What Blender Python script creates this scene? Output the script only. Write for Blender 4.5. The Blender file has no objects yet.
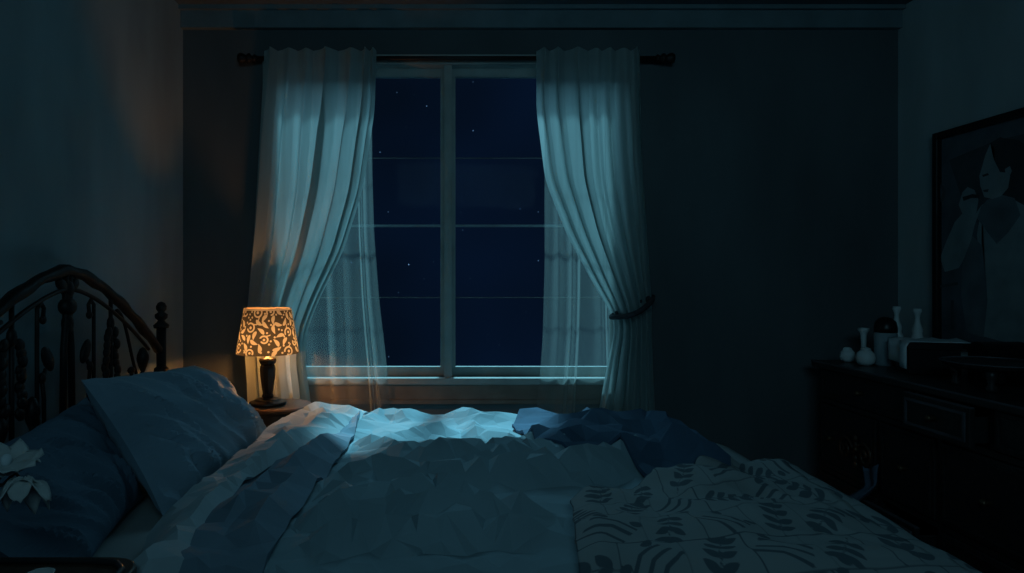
import bpy, bmesh, math, random
import numpy as np
from mathutils import Vector, Matrix, geometry, noise

C = bpy.context.scene.collection
rnd = random.Random(7)
PI = math.pi
F, VX, VY, CZ = 690.0, 446.0, 277.0, 1.35      # focal length (px), vanishing point, camera height
YB = 3.45                                       # back wall

def P(px, py, d):
    return Vector(((px - VX) * d / F, d, CZ - (py - VY) * d / F))
def onz(px, py, z):
    d = (CZ - z) * F / (py - VY)
    return ((px - VX) * d / F, d)

# ------------------------------------------------------------------ helpers
def link(o, parent=None):
    C.objects.link(o)
    if parent is not None: o.parent = parent
    return o
def tag(o, label=None, cat=None, group=None, kind=None):
    if label: o['label'] = label
    if cat: o['category'] = cat
    if group: o['group'] = group
    if kind: o['kind'] = kind
    return o
def thing(name, label, cat, loc=(0, 0, 0), rz=0, group=None):
    o = bpy.data.objects.new(name, None); link(o)
    o.location = loc; o.rotation_euler = (0, 0, rz); o.empty_display_size = .1
    return tag(o, label, cat, group)
def copy_tree(o, parent=None):
    c = o.copy(); C.objects.link(c)
    if parent is not None: c.parent = parent
    for ch in list(o.children): copy_tree(ch, c)
    return c
def obj(name, bm, m, parent=None, smooth=True, bevel=0, solid=0):
    me = bpy.data.meshes.new(name)
    bmesh.ops.recalc_face_normals(bm, faces=bm.faces)
    bm.to_mesh(me); bm.free()
    return mobj(name, me, m, parent, smooth, bevel, solid)
def mobj(name, me, m, parent=None, smooth=True, bevel=0, solid=0):
    for x in (m if isinstance(m, (list, tuple)) else [m]): me.materials.append(x)
    for p in me.polygons: p.use_smooth = smooth
    o = bpy.data.objects.new(name, me); link(o, parent)
    if solid:
        s = o.modifiers.new('solid', 'SOLIDIFY'); s.thickness = solid; s.offset = 1
    if bevel:
        b = o.modifiers.new('bevel', 'BEVEL'); b.width = bevel; b.segments = 2; b.limit_method = 'ANGLE'
    return o
def struct(name, bm, m, **k):
    return tag(obj(name, bm, m, smooth=False, **k), kind='structure')
def new(): return bmesh.new()
def bx(bm, x0, x1, y0, y1, z0, z1, M=None):
    v = [Vector((x, y, z)) for z in (z0, z1) for y in (y0, y1) for x in (x0, x1)]
    if M is not None: v = [M @ a for a in v]
    v = [bm.verts.new(a) for a in v]
    for f in ((0,2,3,1),(4,5,7,6),(0,1,5,4),(2,6,7,3),(0,4,6,2),(1,3,7,5)):
        bm.faces.new([v[i] for i in f])
    return bm
def lathe(bm, prof, c=(0, 0, 0), n=24, M=None):
    rings = []
    for r, z in prof:
        rg = []
        for k in range(n):
            a = 2 * PI * k / n
            p = Vector((r * math.cos(a), r * math.sin(a), z))
            if M is not None: p = M @ p
            rg.append(bm.verts.new(p + Vector(c)))
        rings.append(rg)
    for a, b in zip(rings, rings[1:]):
        for k in range(n):
            bm.faces.new((a[k], a[(k+1) % n], b[(k+1) % n], b[k]))
    if prof[0][0] > 1e-5: bm.faces.new(rings[0][::-1])
    if prof[-1][0] > 1e-5: bm.faces.new(rings[-1])
    bmesh.ops.remove_doubles(bm, verts=[v for r in rings for v in r], dist=1e-5)
    return bm
def tube(bm, pts, r, n=8):
    pts = [Vector(p) for p in pts]
    rs = r if isinstance(r, (list, tuple)) else [r] * len(pts)
    rings = []; up = Vector((1, 0.03, 0.02))
    for i, p in enumerate(pts):
        t = (pts[min(i+1, len(pts)-1)] - pts[max(i-1, 0)]).normalized()
        a = up - t * up.dot(t)
        if a.length < 1e-3: a = Vector((0, 1, 0)) - t * t.y
        a.normalize(); b = t.cross(a); up = a
        rings.append([bm.verts.new(p + (a * math.cos(2*PI*k/n) + b * math.sin(2*PI*k/n)) * rs[i]) for k in range(n)])
    for a, b in zip(rings, rings[1:]):
        for k in range(n): bm.faces.new((a[k], a[(k+1) % n], b[(k+1) % n], b[k]))
    bm.faces.new(rings[0][::-1]); bm.faces.new(rings[-1])
    return bm
def blob(bm, c, sx, sy, sz, M=None, seg=12, ring=8):
    r = bmesh.ops.create_uvsphere(bm, u_segments=seg, v_segments=ring, radius=1)
    for v in r['verts']:
        q = Vector((v.co.x * sx, v.co.y * sy, v.co.z * sz))
        if M is not None: q = M @ q
        v.co = q + Vector(c)
    return bm

# ------------------------------------------------------------------ materials
def srgb(*c):
    return tuple((x/255/12.92 if x/255 <= .04045 else ((x/255 + .055)/1.055)**2.4) for x in c)
def mat(name, col, rough=.7, var=.25, scale=6, metal=0, bump=0, stretch=(1, 1, 1), spec=.3, sheen=0):
    m = bpy.data.materials.new(name); m.use_nodes = True
    nt = m.node_tree; b = nt.nodes['Principled BSDF']
    tc = nt.nodes.new('ShaderNodeTexCoord'); mp = nt.nodes.new('ShaderNodeMapping')
    mp.inputs['Scale'].default_value = stretch
    nz = nt.nodes.new('ShaderNodeTexNoise'); nz.inputs['Scale'].default_value = scale; nz.inputs['Detail'].default_value = 5
    rp = nt.nodes.new('ShaderNodeValToRGB')
    rp.color_ramp.elements[0].position = .3; rp.color_ramp.elements[1].position = .7
    rp.color_ramp.elements[0].color = tuple(c * (1 - var) for c in col) + (1,)
    rp.color_ramp.elements[1].color = tuple(min(1, c * (1 + var)) for c in col) + (1,)
    nt.links.new(tc.outputs['Object'], mp.inputs[0]); nt.links.new(mp.outputs[0], nz.inputs[0])
    nt.links.new(nz.outputs[0], rp.inputs[0]); nt.links.new(rp.outputs[0], b.inputs['Base Color'])
    b.inputs['Roughness'].default_value = rough; b.inputs['Metallic'].default_value = metal
    b.inputs['Specular IOR Level'].default_value = spec
    if sheen: b.inputs['Sheen Weight'].default_value = sheen
    if bump:
        bp = nt.nodes.new('ShaderNodeBump'); bp.inputs['Strength'].default_value = bump; bp.inputs['Distance'].default_value = .01
        nt.links.new(nz.outputs[0], bp.inputs['Height']); nt.links.new(bp.outputs[0], b.inputs['Normal'])
    return m
def cloth_sheer(name, col, transp, transl, var=.15):
    m = bpy.data.materials.new(name); m.use_nodes = True; nt = m.node_tree
    for n in list(nt.nodes): nt.nodes.remove(n)
    out = nt.nodes.new('ShaderNodeOutputMaterial')
    tc = nt.nodes.new('ShaderNodeTexCoord'); mp = nt.nodes.new('ShaderNodeMapping'); mp.inputs['Scale'].default_value = (30, 30, 2)
    nz = nt.nodes.new('ShaderNodeTexNoise'); nz.inputs['Scale'].default_value = 1.0
    rp = nt.nodes.new('ShaderNodeValToRGB')
    rp.color_ramp.elements[0].color = tuple(c*(1-var) for c in col)+(1,); rp.color_ramp.elements[1].color = tuple(min(1, c*(1+var)) for c in col)+(1,)
    nt.links.new(tc.outputs['Object'], mp.inputs[0]); nt.links.new(mp.outputs[0], nz.inputs[0]); nt.links.new(nz.outputs[0], rp.inputs[0])
    d = nt.nodes.new('ShaderNodeBsdfDiffuse'); t = nt.nodes.new('ShaderNodeBsdfTranslucent'); x = nt.nodes.new('ShaderNodeBsdfTransparent')
    nt.links.new(rp.outputs[0], d.inputs[0]); nt.links.new(rp.outputs[0], t.inputs[0])
    a = nt.nodes.new('ShaderNodeMixShader'); a.inputs[0].default_value = transl
    b = nt.nodes.new('ShaderNodeMixShader')
    lw = nt.nodes.new('ShaderNodeLayerWeight'); lw.inputs[0].default_value = .5
    mr = nt.nodes.new('ShaderNodeMapRange'); mr.inputs[1].default_value = 0; mr.inputs[2].default_value = .85
    mr.inputs[3].default_value = transp[0]; mr.inputs[4].default_value = transp[1]
    nt.links.new(lw.outputs['Facing'], mr.inputs[0]); nt.links.new(mr.outputs[0], b.inputs[0])
    nt.links.new(d.outputs[0], a.inputs[1]); nt.links.new(t.outputs[0], a.inputs[2])
    nt.links.new(a.outputs[0], b.inputs[1]); nt.links.new(x.outputs[0], b.inputs[2])
    nt.links.new(b.outputs[0], out.inputs[0])
    return m
def sdf_mat(name, c_in, c_out, rough=.9, transl=None, edge=.0012, glow=None):
    """two-colour cloth: float attribute 'pattern' < 0 is motif"""
    m = bpy.data.materials.new(name); m.use_nodes = True; nt = m.node_tree; b = nt.nodes['Principled BSDF']
    at = nt.nodes.new('ShaderNodeAttribute'); at.attribute_name = 'pattern'
    mr = nt.nodes.new('ShaderNodeMapRange'); mr.inputs[1].default_value = -edge; mr.inputs[2].default_value = edge
    nt.links.new(at.outputs['Fac'], mr.inputs[0])
    mx = nt.nodes.new('ShaderNodeMix'); mx.data_type = 'RGBA'
    mx.inputs[6].default_value = c_in + (1,); mx.inputs[7].default_value = c_out + (1,)
    nt.links.new(mr.outputs[0], mx.inputs[0])
    nt.links.new(mx.outputs[2], b.inputs['Base Color']); b.inputs['Roughness'].default_value = rough; b.inputs['Specular IOR Level'].default_value = .15
    if transl:
        t = nt.nodes.new('ShaderNodeBsdfTranslucent'); s = nt.nodes.new('ShaderNodeMixShader')
        mx2 = nt.nodes.new('ShaderNodeMix'); mx2.data_type = 'RGBA'
        mx2.inputs[6].default_value = transl[0] + (1,); mx2.inputs[7].default_value = transl[1] + (1,)
        nt.links.new(mr.outputs[0], mx2.inputs[0]); nt.links.new(mx2.outputs[2], t.inputs[0])
        s.inputs[0].default_value = .55
        nt.links.new(b.outputs[0], s.inputs[1]); nt.links.new(t.outputs[0], s.inputs[2])
        nt.links.new(s.outputs[0], nt.nodes['Material Output'].inputs[0])
    return m
def glass_mat():
    m = bpy.data.materials.new('window_glass'); m.use_nodes = True; nt = m.node_tree
    for n in list(nt.nodes): nt.nodes.remove(n)
    out = nt.nodes.new('ShaderNodeOutputMaterial'); t = nt.nodes.new('ShaderNodeBsdfTransparent'); g = nt.nodes.new('ShaderNodeBsdfGlossy')
    t.inputs[0].default_value = (.92, .96, 1, 1); g.inputs['Roughness'].default_value = .03
    lw = nt.nodes.new('ShaderNodeLayerWeight'); lw.inputs[0].default_value = .12
    mul = nt.nodes.new('ShaderNodeMath'); mul.operation = 'MULTIPLY'; mul.inputs[1].default_value = .10
    mx = nt.nodes.new('ShaderNodeMixShader')
    nt.links.new(lw.outputs['Fresnel'], mul.inputs[0]); nt.links.new(mul.outputs[0], mx.inputs[0])
    nt.links.new(t.outputs[0], mx.inputs[1]); nt.links.new(g.outputs[0], mx.inputs[2]); nt.links.new(mx.outputs[0], out.inputs[0])
    return m

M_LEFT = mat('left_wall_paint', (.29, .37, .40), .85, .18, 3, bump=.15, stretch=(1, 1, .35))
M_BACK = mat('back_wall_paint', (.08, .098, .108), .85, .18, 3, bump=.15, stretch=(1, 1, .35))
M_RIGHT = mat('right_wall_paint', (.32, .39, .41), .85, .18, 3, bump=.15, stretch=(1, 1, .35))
M_CEIL = mat('ceiling_paint', (.10, .13, .15), .9, .15, 3)
M_FLOOR = mat('dark_floorboards', (.06, .045, .035), .5, .4, 5, stretch=(1, 12, 1))
M_TRIM = mat('window_trim_paint', (.25, .29, .285), .55, .15, 8)
M_MOULD = mat('moulding_paint', (.12, .17, .19), .7, .15, 8)
M_APRON = mat('sill_board_paint', (.14, .12, .10), .6, .25, 8)
M_IRON = mat('dark_iron', (.014, .012, .012), .5, .35, 14, metal=.3, bump=.2)
M_WOOD = mat('near_black_wood', (.020, .020, .021), .38, .35, 6, stretch=(1, 8, 8), spec=.4)
M_EDGE_HILITE = mat('wood_edge_highlight', (.075, .082, .095), .4, .3, 9)  # paler wood colour that paints the edge highlights on dresser and tray
M_WOOD2 = mat('dark_brown_wood', (.05, .03, .02), .4, .35, 6, stretch=(8, 1, 8), spec=.4)
M_BRASS = mat('aged_brass', (.12, .08, .05), .45, .2, 12, metal=.8)
M_DRAPE = cloth_sheer('drape_cloth', (.40, .48, .48), (.16, .02), .50)
M_SHEER = cloth_sheer('sheer_voile', (.55, .62, .60), (.85, .15), .5)
M_TIE = mat('tieback_cord', (.03, .035, .04), .8, .3, 30)
M_DUVET = mat('duvet_cotton', (.22, .325, .37), .9, .10, 4)
M_SHEET = mat('sheet_cotton', (.33, .42, .46), .9, .10, 4)
M_BAND = mat('blue_coverlet', (.15, .22, .28), .9, .12, 4)
M_NAVY = mat('navy_blanket', (.045, .09, .145), .95, .2, 5)
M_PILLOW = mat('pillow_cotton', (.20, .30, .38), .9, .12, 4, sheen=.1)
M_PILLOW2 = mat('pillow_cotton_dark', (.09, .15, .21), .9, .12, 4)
M_MATT = mat('fitted_sheet', (.26, .30, .31), .9, .1, 5)
M_CREAM = mat('pale_ceramic', (.55, .62, .64), .45, .12, 9)
M_PALE = mat('pale_card', (.55, .64, .68), .8, .1, 9)
M_TEAL = mat('grey_teal_ceramic', (.26, .34, .38), .5, .15, 9)
M_BLACK = mat('black_lacquer', (.008, .008, .009), .35, .3, 9)
M_PETAL = mat('pale_petal', (.42, .47, .47), .7, .15, 20)
M_STEM = mat('dry_stem', (.06, .04, .035), .8, .3, 20)
M_BLUECLOTH = mat('slate_blue_cloth', (.09, .13, .19), .95, .2, 10)
M_QUILT = sdf_mat('leaf_quilt', (.085, .115, .135), (.24, .285, .295))
M_SHADE = sdf_mat('scroll_lampshade', (.70, .60, .44), (.10, .09, .07), transl=((.17, .19, .20), (.020, .022, .024)), edge=.0008)
M_GLASS = glass_mat()
def bulb_mat():
    m = bpy.data.materials.new('bulb_glow'); m.use_nodes = True; b = m.node_tree.nodes['Principled BSDF']
    b.inputs['Base Color'].default_value = (1, .8, .5, 1); b.inputs['Emission Color'].default_value = (1, .55, .2, 1); b.inputs['Emission Strength'].default_value = 6
    nt = m.node_tree; t = nt.nodes.new('ShaderNodeBsdfTransparent'); x = nt.nodes.new('ShaderNodeMixShader'); x.inputs[0].default_value = .85
    nt.links.new(b.outputs[0], x.inputs[1]); nt.links.new(t.outputs[0], x.inputs[2]); nt.links.new(x.outputs[0], nt.nodes['Material Output'].inputs[0])
    return m

# ------------------------------------------------------------------ room shell
XL, XR, ZC, YF = -1.315, 2.26, 2.69, -1.6
WX0, WX1, WZ0, WZ1 = -.84, .86, .85, 2.41      # window opening
struct('floor', bx(new(), XL-.12, XR+.12, YF, YB+.1, -.1, 0), M_FLOOR)
struct('ceiling', bx(new(), XL-.12, XR+.12, YF, YB+.1, ZC, ZC+.1), M_CEIL)
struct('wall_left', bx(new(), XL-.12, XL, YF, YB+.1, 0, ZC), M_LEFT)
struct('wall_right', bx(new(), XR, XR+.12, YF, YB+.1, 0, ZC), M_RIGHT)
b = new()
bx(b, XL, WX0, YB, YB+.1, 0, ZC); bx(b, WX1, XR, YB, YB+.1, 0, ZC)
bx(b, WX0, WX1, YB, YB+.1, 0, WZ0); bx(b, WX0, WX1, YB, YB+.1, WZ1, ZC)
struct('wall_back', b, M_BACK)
b = new()
bx(b, XL, XR, YB-.035, YB, ZC-.105, ZC-.02); bx(b, XL, XR, YB-.06, YB, ZC-.02, ZC)
struct('trim_1', b, M_MOULD)
struct('baseboard_back', bx(new(), XL, XR, YB-.018, YB, 0, .11), M_APRON)
struct('baseboard_left', bx(new(), XL, XL+.018, YF, YB-.018, 0, .11), M_APRON)
struct('baseboard_right', bx(new(), XR-.018, XR, YF, YB-.018, 0, .11), M_APRON)

# window: two double-hung sashes side by side
w = bpy.data.objects.new('window_1', None); link(w); w.location = (0, YB, WZ0); tag(w, kind='structure')
def part(name, bm, m, parent, smooth=False, **k):
    o = obj(name, bm, m, parent, smooth=smooth, **k)
    if parent is not None:
        loc = Matrix.Translation(parent.location) @ Matrix.Rotation(parent.rotation_euler.z, 4, 'Z')
        o.data.transform(loc.inverted())
    return o
b = new()
bx(b, WX0-.07, WX0+.012, YB-.025, YB+.06, WZ0, WZ1+.03); bx(b, WX1-.012, WX1+.07, YB-.025, YB+.06, WZ0, WZ1+.03)
bx(b, WX0-.07, WX1+.07, YB-.03, YB+.06, WZ1-.005, WZ1+.028); bx(b, WX0-.06, WX1+.06, YB-.04, YB-.005, WZ1+.028, WZ1+.04)
part('window_frame', b, M_TRIM, w)
part('window_sill', bx(new(), WX0-.11, WX1+.11, YB-.035, YB+.06, WZ0-.035, WZ0), M_TRIM, w, bevel=.006)
b = new(); bx(b, WX0-.08, WX1+.08, YB-.02, YB, WZ0-.11, WZ0-.035); bx(b, WX0-.08, WX1+.08, YB-.03, YB, WZ0-.13, WZ0-.11)
part('window_apron', b, M_APRON, w)
MX = .010
part('window_mullion', bx(new(), MX-.02, MX+.02, YB-.012, YB+.085, WZ0, WZ1), M_TRIM, w)
for x0, x1 in ((WX0+.012, MX-.02), (MX+.02, WX1-.012)):
    b = new(); t = .018; y0, y1 = YB+.045, YB+.08
    bx(b, x0, x0+t, y0, y1, WZ0, WZ1); bx(b, x1-t, x1, y0, y1, WZ0, WZ1)
    bx(b, x0+t, x1-t, y0, y1, WZ0, WZ0+.045); bx(b, x0+t, x1-t, y0, y1, WZ1-.045, WZ1)
    bx(b, x0+t, x1-t, YB+.064, YB+.067, 1.604, 1.617)
    s = part('window_sash', b, M_TRIM, w)
    b = new()
    for z in (1.955, 1.245): bx(b, x0+t, x1-t, YB+.064, YB+.066, z-.0025, z+.0025)
    part('muntin', b, M_APRON, w)
    b = new(); bx(b, x0+t, x1-t, YB+.062, YB+.064, WZ0+.045, WZ1-.045)
    part('pane', b, M_GLASS, w)

# ------------------------------------------------------------------ curtains
ROD_Y, ROD_Z = 3.388, 2.424
rod = thing('curtain_rod', 'dark curtain rod with knobbed ends above the window', 'curtain rod', (0, ROD_Y, ROD_Z))
b = new(); tube(b, [(-.93, ROD_Y, ROD_Z), (1.03, ROD_Y, ROD_Z)], .011, 12)
part('pole', b, M_IRON, rod, smooth=True)
for sx, x in ((-1, -.93), (1, 1.03)):
    b = new()
    lathe(b, [(0, 0), (.013, 0), (.02, .008), (.013, .018), (.013, .026), (.024, .032), (.024, .042), (.014, .05), (.022, .062), (.027, .076), (.021, .09), (0, .097)],
          (x, ROD_Y, ROD_Z), 14, Matrix.Rotation(sx*PI/2, 4, 'Y'))
    part('finial', b, M_IRON, rod, smooth=True)
for x in (-.84, .90):
    b = new(); tube(b, [(x, ROD_Y+.004, ROD_Z-.004), (x, YB-.01, ROD_Z-.03)], .008, 8); lathe(b, [(0, 0), (.025, 0), (.02, .012), (0, .014)], (x, YB, ROD_Z-.03), 12, Matrix.Rotation(PI/2, 4, 'X'))
    part('bracket', b, M_IRON, rod, smooth=True)

def lerp_poly(pts, y):
    pts = sorted(pts, key=lambda p: p[1])
    if y <= pts[0][1]: return pts[0][0]
    for (x0, y0), (x1, y1) in zip(pts, pts[1:]):
        if y <= y1:
            t = (y - y0) / (y1 - y0); 
            return x0 + (x1 - x0) * t
    return pts[-1][0]
def smooth_poly(pts, n=200):
    ys = np.linspace(min(p[1] for p in pts), max(p[1] for p in pts), n)
    xs = np.array([lerp_poly(pts, y) for y in ys])
    k = np.hanning(23); k /= k.sum()
    xp = np.concatenate([np.full(11, xs[0]), xs, np.full(11, xs[-1])])
    return ys, np.convolve(xp, k, 'valid')
def curtain(name, Lp, Rp, y_top, y_bot, yc, amp, folds, m, seed, hard=.6, jag=0, nu=150, nv=90, bulge=None, lap=0):
    r = random.Random(seed)
    ly, lx = smooth_poly(Lp); ry, rx = smooth_poly(Rp)
    # uneven fold positions
    cuts = np.cumsum([0] + [r.uniform(.4, 1.9) for _ in range(folds)]); cuts /= cuts[-1]
    hs = [r.uniform(.35, 1.0) for _ in range(folds + 1)]
    bm = new(); rows = []
    for j in range(nv + 1):
        py = y_top + (y_bot - y_top) * j / nv
        L = np.interp(py, ly, lx); R = np.interp(py, ry, rx)
        row = []
        wid = (R - L)
        for i in range(nu + 1):
            u = i / nu
            uu = u + .012 * math.sin(py * .021 + u * 9 + seed) * math.sin(PI * u)
            k = min(folds - 1, max(0, int(np.searchsorted(cuts, uu, side='right') - 1)))
            t = (uu - cuts[k]) / (cuts[k+1] - cuts[k])
            t = min(1, max(0, t))
            h = math.sin(PI * t); h = h ** hard * hs[k]
            asym = .5 * (1 - t) * hs[k]
            f = amp * (h * .8 + asym * .35 * math.sin(PI * t))
            if lap: f = amp * .5 * hs[k] * (1 + math.cos(2*PI*t + 2.2)) + amp * .25 * h
            f *= (.55 + .45 * min(1, (py - y_top) / 90))
            yy = yc + amp * .5 - f + .006 * noise.noise((u * 7 + seed, py * .012, seed))
            if bulge: yy -= bulge(u, py)
            px = L + wid * u
            if lap:
                aa = lap * (hs[k] - .3) * min(1, .35 + (py - y_top) / 120)
                px += wid * (cuts[k+1] - cuts[k]) * aa * math.sin(2*PI*t)
            z = CZ - (py - VY) * yc / F
            if j == 0: z += .012 * abs(math.sin(PI * t)) + .004
            if j == nv and jag: z += jag * (noise.noise((u * 9, seed, 3)))
            row.append(bm.verts.new(((px - VX) * yc / F, yy, z)))
        rows.append(row)
    for a, c in zip(rows, rows[1:]):
        for i in range(nu): bm.faces.new((a[i], a[i+1], c[i+1], c[i]))
    return obj(name, bm, m, None, smooth=True)

lc = curtain('drape', [(263, 50), (259, 130), (253, 230), (247, 300), (243, 340), (246, 380), (247, 420)],
             [(376, 50), (374, 110), (362, 190), (343, 250), (318, 300), (306, 330), (304, 360), (312, 420)],
             50, 420, 3.345, .065, 7, M_DRAPE, 3, jag=.01, lap=.5, nu=240)
tag(lc, 'teal drape swept to the left, hanging behind the glowing lamp', 'curtain', 'drapes at the window')
rc = curtain('drape', [(537, 50), (537, 110), (546, 180), (568, 235), (595, 285), (613, 314), (616, 330), (607, 370), (598, 422)],
             [(641, 50), (643, 150), (648, 230), (652, 300), (651, 330), (653, 370), (656, 422)],
             50, 422, 3.345, .065, 7, M_DRAPE, 11, jag=.01, lap=.5, nu=240)
tag(rc, 'teal drape on the right, gathered by a dark tieback', 'curtain', 'drapes at the window')
b = new()
pts = []
for k in range(15):
    t = k / 14
    q = P(611 + 42 * t, 317 - 20 * t + 5 * math.sin(PI * t), 3.345); q.y = 3.345 - .078 * max(0, math.sin(PI * t)) ** .5 ; pts.append(q)
for k in range(1, 9):
    t = k / 8
    q = P(653 - 42 * t, 297 + 20 * t, 3.345); q.y = 3.345 + .055 * math.sin(PI * t); pts.append(q)
tube(b, pts, [.013] * len(pts), 8)
part('tieback', b, M_TIE, rc, smooth=True)
ls = curtain('sheer_curtain', [(264, 55), (262, 150), (258, 260), (252, 340), (252, 421)],
             [(371, 55), (372, 170), (374, 235), (379, 300), (386, 360), (390, 418)],
             54, 417, 3.400, .026, 8, M_SHEER, 5, hard=1.4, jag=.012)
tag(ls, 'sheer voile panel beside the lamp, left of the bare glass', 'sheer curtain', 'sheer curtains at the window')
rs = curtain('sheer_curtain', [(543, 55), (545, 170), (545, 260), (543, 340), (537, 420)],
             [(640, 55), (642, 170), (648, 300), (652, 420)],
             54, 420, 3.400, .026, 7, M_SHEER, 9, hard=1.4, jag=.012)
tag(rs, 'sheer voile panel on the right, behind the tied drape', 'sheer curtain', 'sheer curtains at the window')

# ------------------------------------------------------------------ iron bed
BX, YC = -1.215, 2.215          # headboard plane, middle of the bed
YN, YFAR = 1.48, 2.98           # mattress near / far edge
bed = thing('iron_bed', 'black wrought iron bed with arched ornamental headboard against left wall', 'bed', (BX, YC, 0))
def zarch(dy): return 1.375 - .315 * (math.sqrt(dy*dy + .0016) / .68) ** 1.5
def bpart(name, b, m=M_IRON, parent=bed):
    o = part(name, b, m, bed, smooth=True)
    if parent is not bed: o.parent = parent
    return o
HW = .70
b = new()
tube(b, [(BX, YC - HW + 2*HW*k/40, zarch(-HW + 2*HW*k/40) + .003*math.sin(k*1.7)) for k in range(41)], [.019 + .002*math.sin(k*1.1) for k in range(41)], 10)
bpart('arch_rail', b)
b = new()
tube(b, [(BX+.004, YC - HW + 2*HW*k/40, zarch(-HW + 2*HW*k/40)-.06) for k in range(3, 38)], .007, 8)
bpart('inner_arch', b)
for s in (-1, 1):
    b = new(); tube(b, [(BX, YC + s*(HW+.03), 0), (BX, YC + s*(HW+.03), 1.14)], .02, 12)
    for z in (.3, .95): lathe(b, [(.02, z-.02), (.03, z-.01), (.03, z+.01), (.02, z+.02)], (BX, YC + s*(HW+.03), 0), 12)
    p = bpart('post', b)
    b = new(); lathe(b, [(0, 1.13), (.03, 1.132), (.033, 1.145), (.018, 1.158), (.014, 1.165), (.025, 1.175), (.027, 1.19), (.013, 1.20), (.021, 1.212), (.022, 1.225), (.014, 1.24), (0, 1.246)], (BX, YC + s*(HW+.03), 0), 12)
    bpart('finial', b, parent=p)
for z in (.74, .45):
    b = new(); tube(b, [(BX, YC-HW-.03, z), (BX, YC+HW+.03, z)], .014, 10); bpart('cross_bar', b)
# centre pillar: tapered pair of bars with a knob
b = new()
for s in (-1, 1): tube(b, [(BX, YC + s*.012, 1.36), (BX, YC + s*.009, 1.22), (BX, YC + s*.022, 1.12), (BX, YC + s*.03, .75)], .011, 8)
blob(b, (BX, YC, 1.255), .026, .036, .03); blob(b, (BX, YC, 1.31), .02, .022, .03); blob(b, (BX, YC, 1.20), .018, .02, .035)
for s in (-1, 1): blob(b, (BX, YC + s*.035, 1.325), .014, .03, .018, Matrix.Rotation(s*.6, 4, 'X'))
bpart('centre_spindle', b)
def leaf_cluster(y, z, s, sc=1.0):
    b = new(); r = random.Random(int(abs(y*1000)) + 3)
    tube(b, [(BX, y, z + .15*sc), (BX, y, z - .14*sc)], .007, 6)
    for k in range(9):
        zz = z + sc * (.10 - .024 * k); wdt = sc * (.024 + .02 * math.sin(PI * (k + 1) / 10))
        for q in (-1, 1):
            a = q * (.7 + r.uniform(-.25, .25))
            blob(b, (BX + r.uniform(-.008, .008), y + q * wdt, zz + r.uniform(-.006, .006)), .010, .013*sc + .006, .022*sc, Matrix.Rotation(a, 4, 'X'), 8, 6)
    blob(b, (BX, y, z + .125*sc), .013, .017, .03, None, 8, 6)
    bpart('leaf_ornament', b)
def bulb(y, z, rr=.022, h=.05):
    b = new()
    lathe(b, [(0, z+h), (rr*.5, z+h*.85), (rr*.95, z+h*.35), (rr, z), (rr*.7, z-h*.55), (rr*.3, z-h), (rr*.5, z-h*1.08), (rr*.9, z-h*1.5), (rr, z-h*2.2), (rr*.4, z-h*2.6)], (BX, y, 0), 10)
    tube(b, [(BX, y, z-h*2), (BX, y, .75)], .008, 6)
    bpart('bulb_spindle', b)
def scurve(y0, z0, y1, z1):
    b = new(); pts = []
    for k in range(15):
        t = k / 14; pts.append((BX, y0 + (y1 - y0) * t, z0 + (z1 - z0) * (t*t*.4 + .6*t) + .02 * math.sin(2*PI*t)))
    tube(b, pts, .0065, 6); bpart('scroll_bar', b)
def hookrod(y, s):
    b = new(); zt = zarch(y - YC) - .08
    pts = [(BX, y - s*.03, zt - .03), (BX, y - s*.035, zt), (BX, y - s*.02, zt + .016), (BX, y, zt), (BX, y, zt - .06), (BX, y, 1.07), (BX, y, .75)]
    tube(b, pts, .007, 6); blob(b, (BX, y - s*.03, zt - .035), .010, .013, .014, None, 8, 6)
    bpart('hook_rod', b)
def ovalleaf(y, z, s):
    b = new()
    blob(b, (BX, y, z), .012, .024, .045, Matrix.Rotation(-s*.55, 4, 'X'), 10, 7); blob(b, (BX, y + s*.03, z - .055), .010, .013, .018, None, 8, 6)
    tube(b, [(BX, y + s*.01, z-.03), (BX, y + s*.03, z - .06), (BX, y + s*.02, z - .12), (BX, y+s*.02, .75)], .007, 6)
    bpart('oval_leaf', b)
for s in (-1, 1):
    hookrod(YC + s*.165, s)
    ovalleaf(YC + s*.11, 1.10, s)
    leaf_cluster(YC + s*.285, 1.055, s)
    b = new(); tube(b, [(BX, YC + s*.285, zarch(.285) - .01), (BX, YC + s*.285, .75)], .008, 6); bpart('spindle', b)
    scurve(YC + s*.33, zarch(.33) - .04, YC + s*.52, .93)
    bulb(YC + s*.19, .95); bulb(YC + s*.335, .93, .02, .04); bulb(YC + s*.55, 1.02, .024, .05)
    b = new(); tube(b, [(BX, YC + s*.45, .985), (BX, YC + s*.45, .75)], .007, 6); blob(b, (BX, YC + s*.45, .99), .012, .024, .014, None, 8, 6); bpart('spindle', b)
# frame, side rails and legs
FX = 1.14
for y in (YN + .05, YFAR - .05):
    b = new(); bx(b, BX, FX, y - .015, y + .015, .26, .33); bpart('side_rail', b)
b = new(); bx(b, FX - .03, FX, YN + .05, YFAR - .05, .26, .33); bpart('foot_rail', b)
for y in (YN + .05, YFAR - .05):
    b = new(); tube(b, [(FX - .015, y, 0), (FX - .015, y, .33)], .022, 10); bpart('leg', b)
b = new()
for k in range(9): bx(b, BX + .15 + k*.25, BX + .23 + k*.25, YN + .06, YFAR - .06, .315, .33)
bpart('slat_base', b)

# ------------------------------------------------------------------ bedding
def sstep(a, c, x):
    t = min(1, max(0, (x - a) / (c - a))); return t*t*(3 - 2*t)
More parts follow.
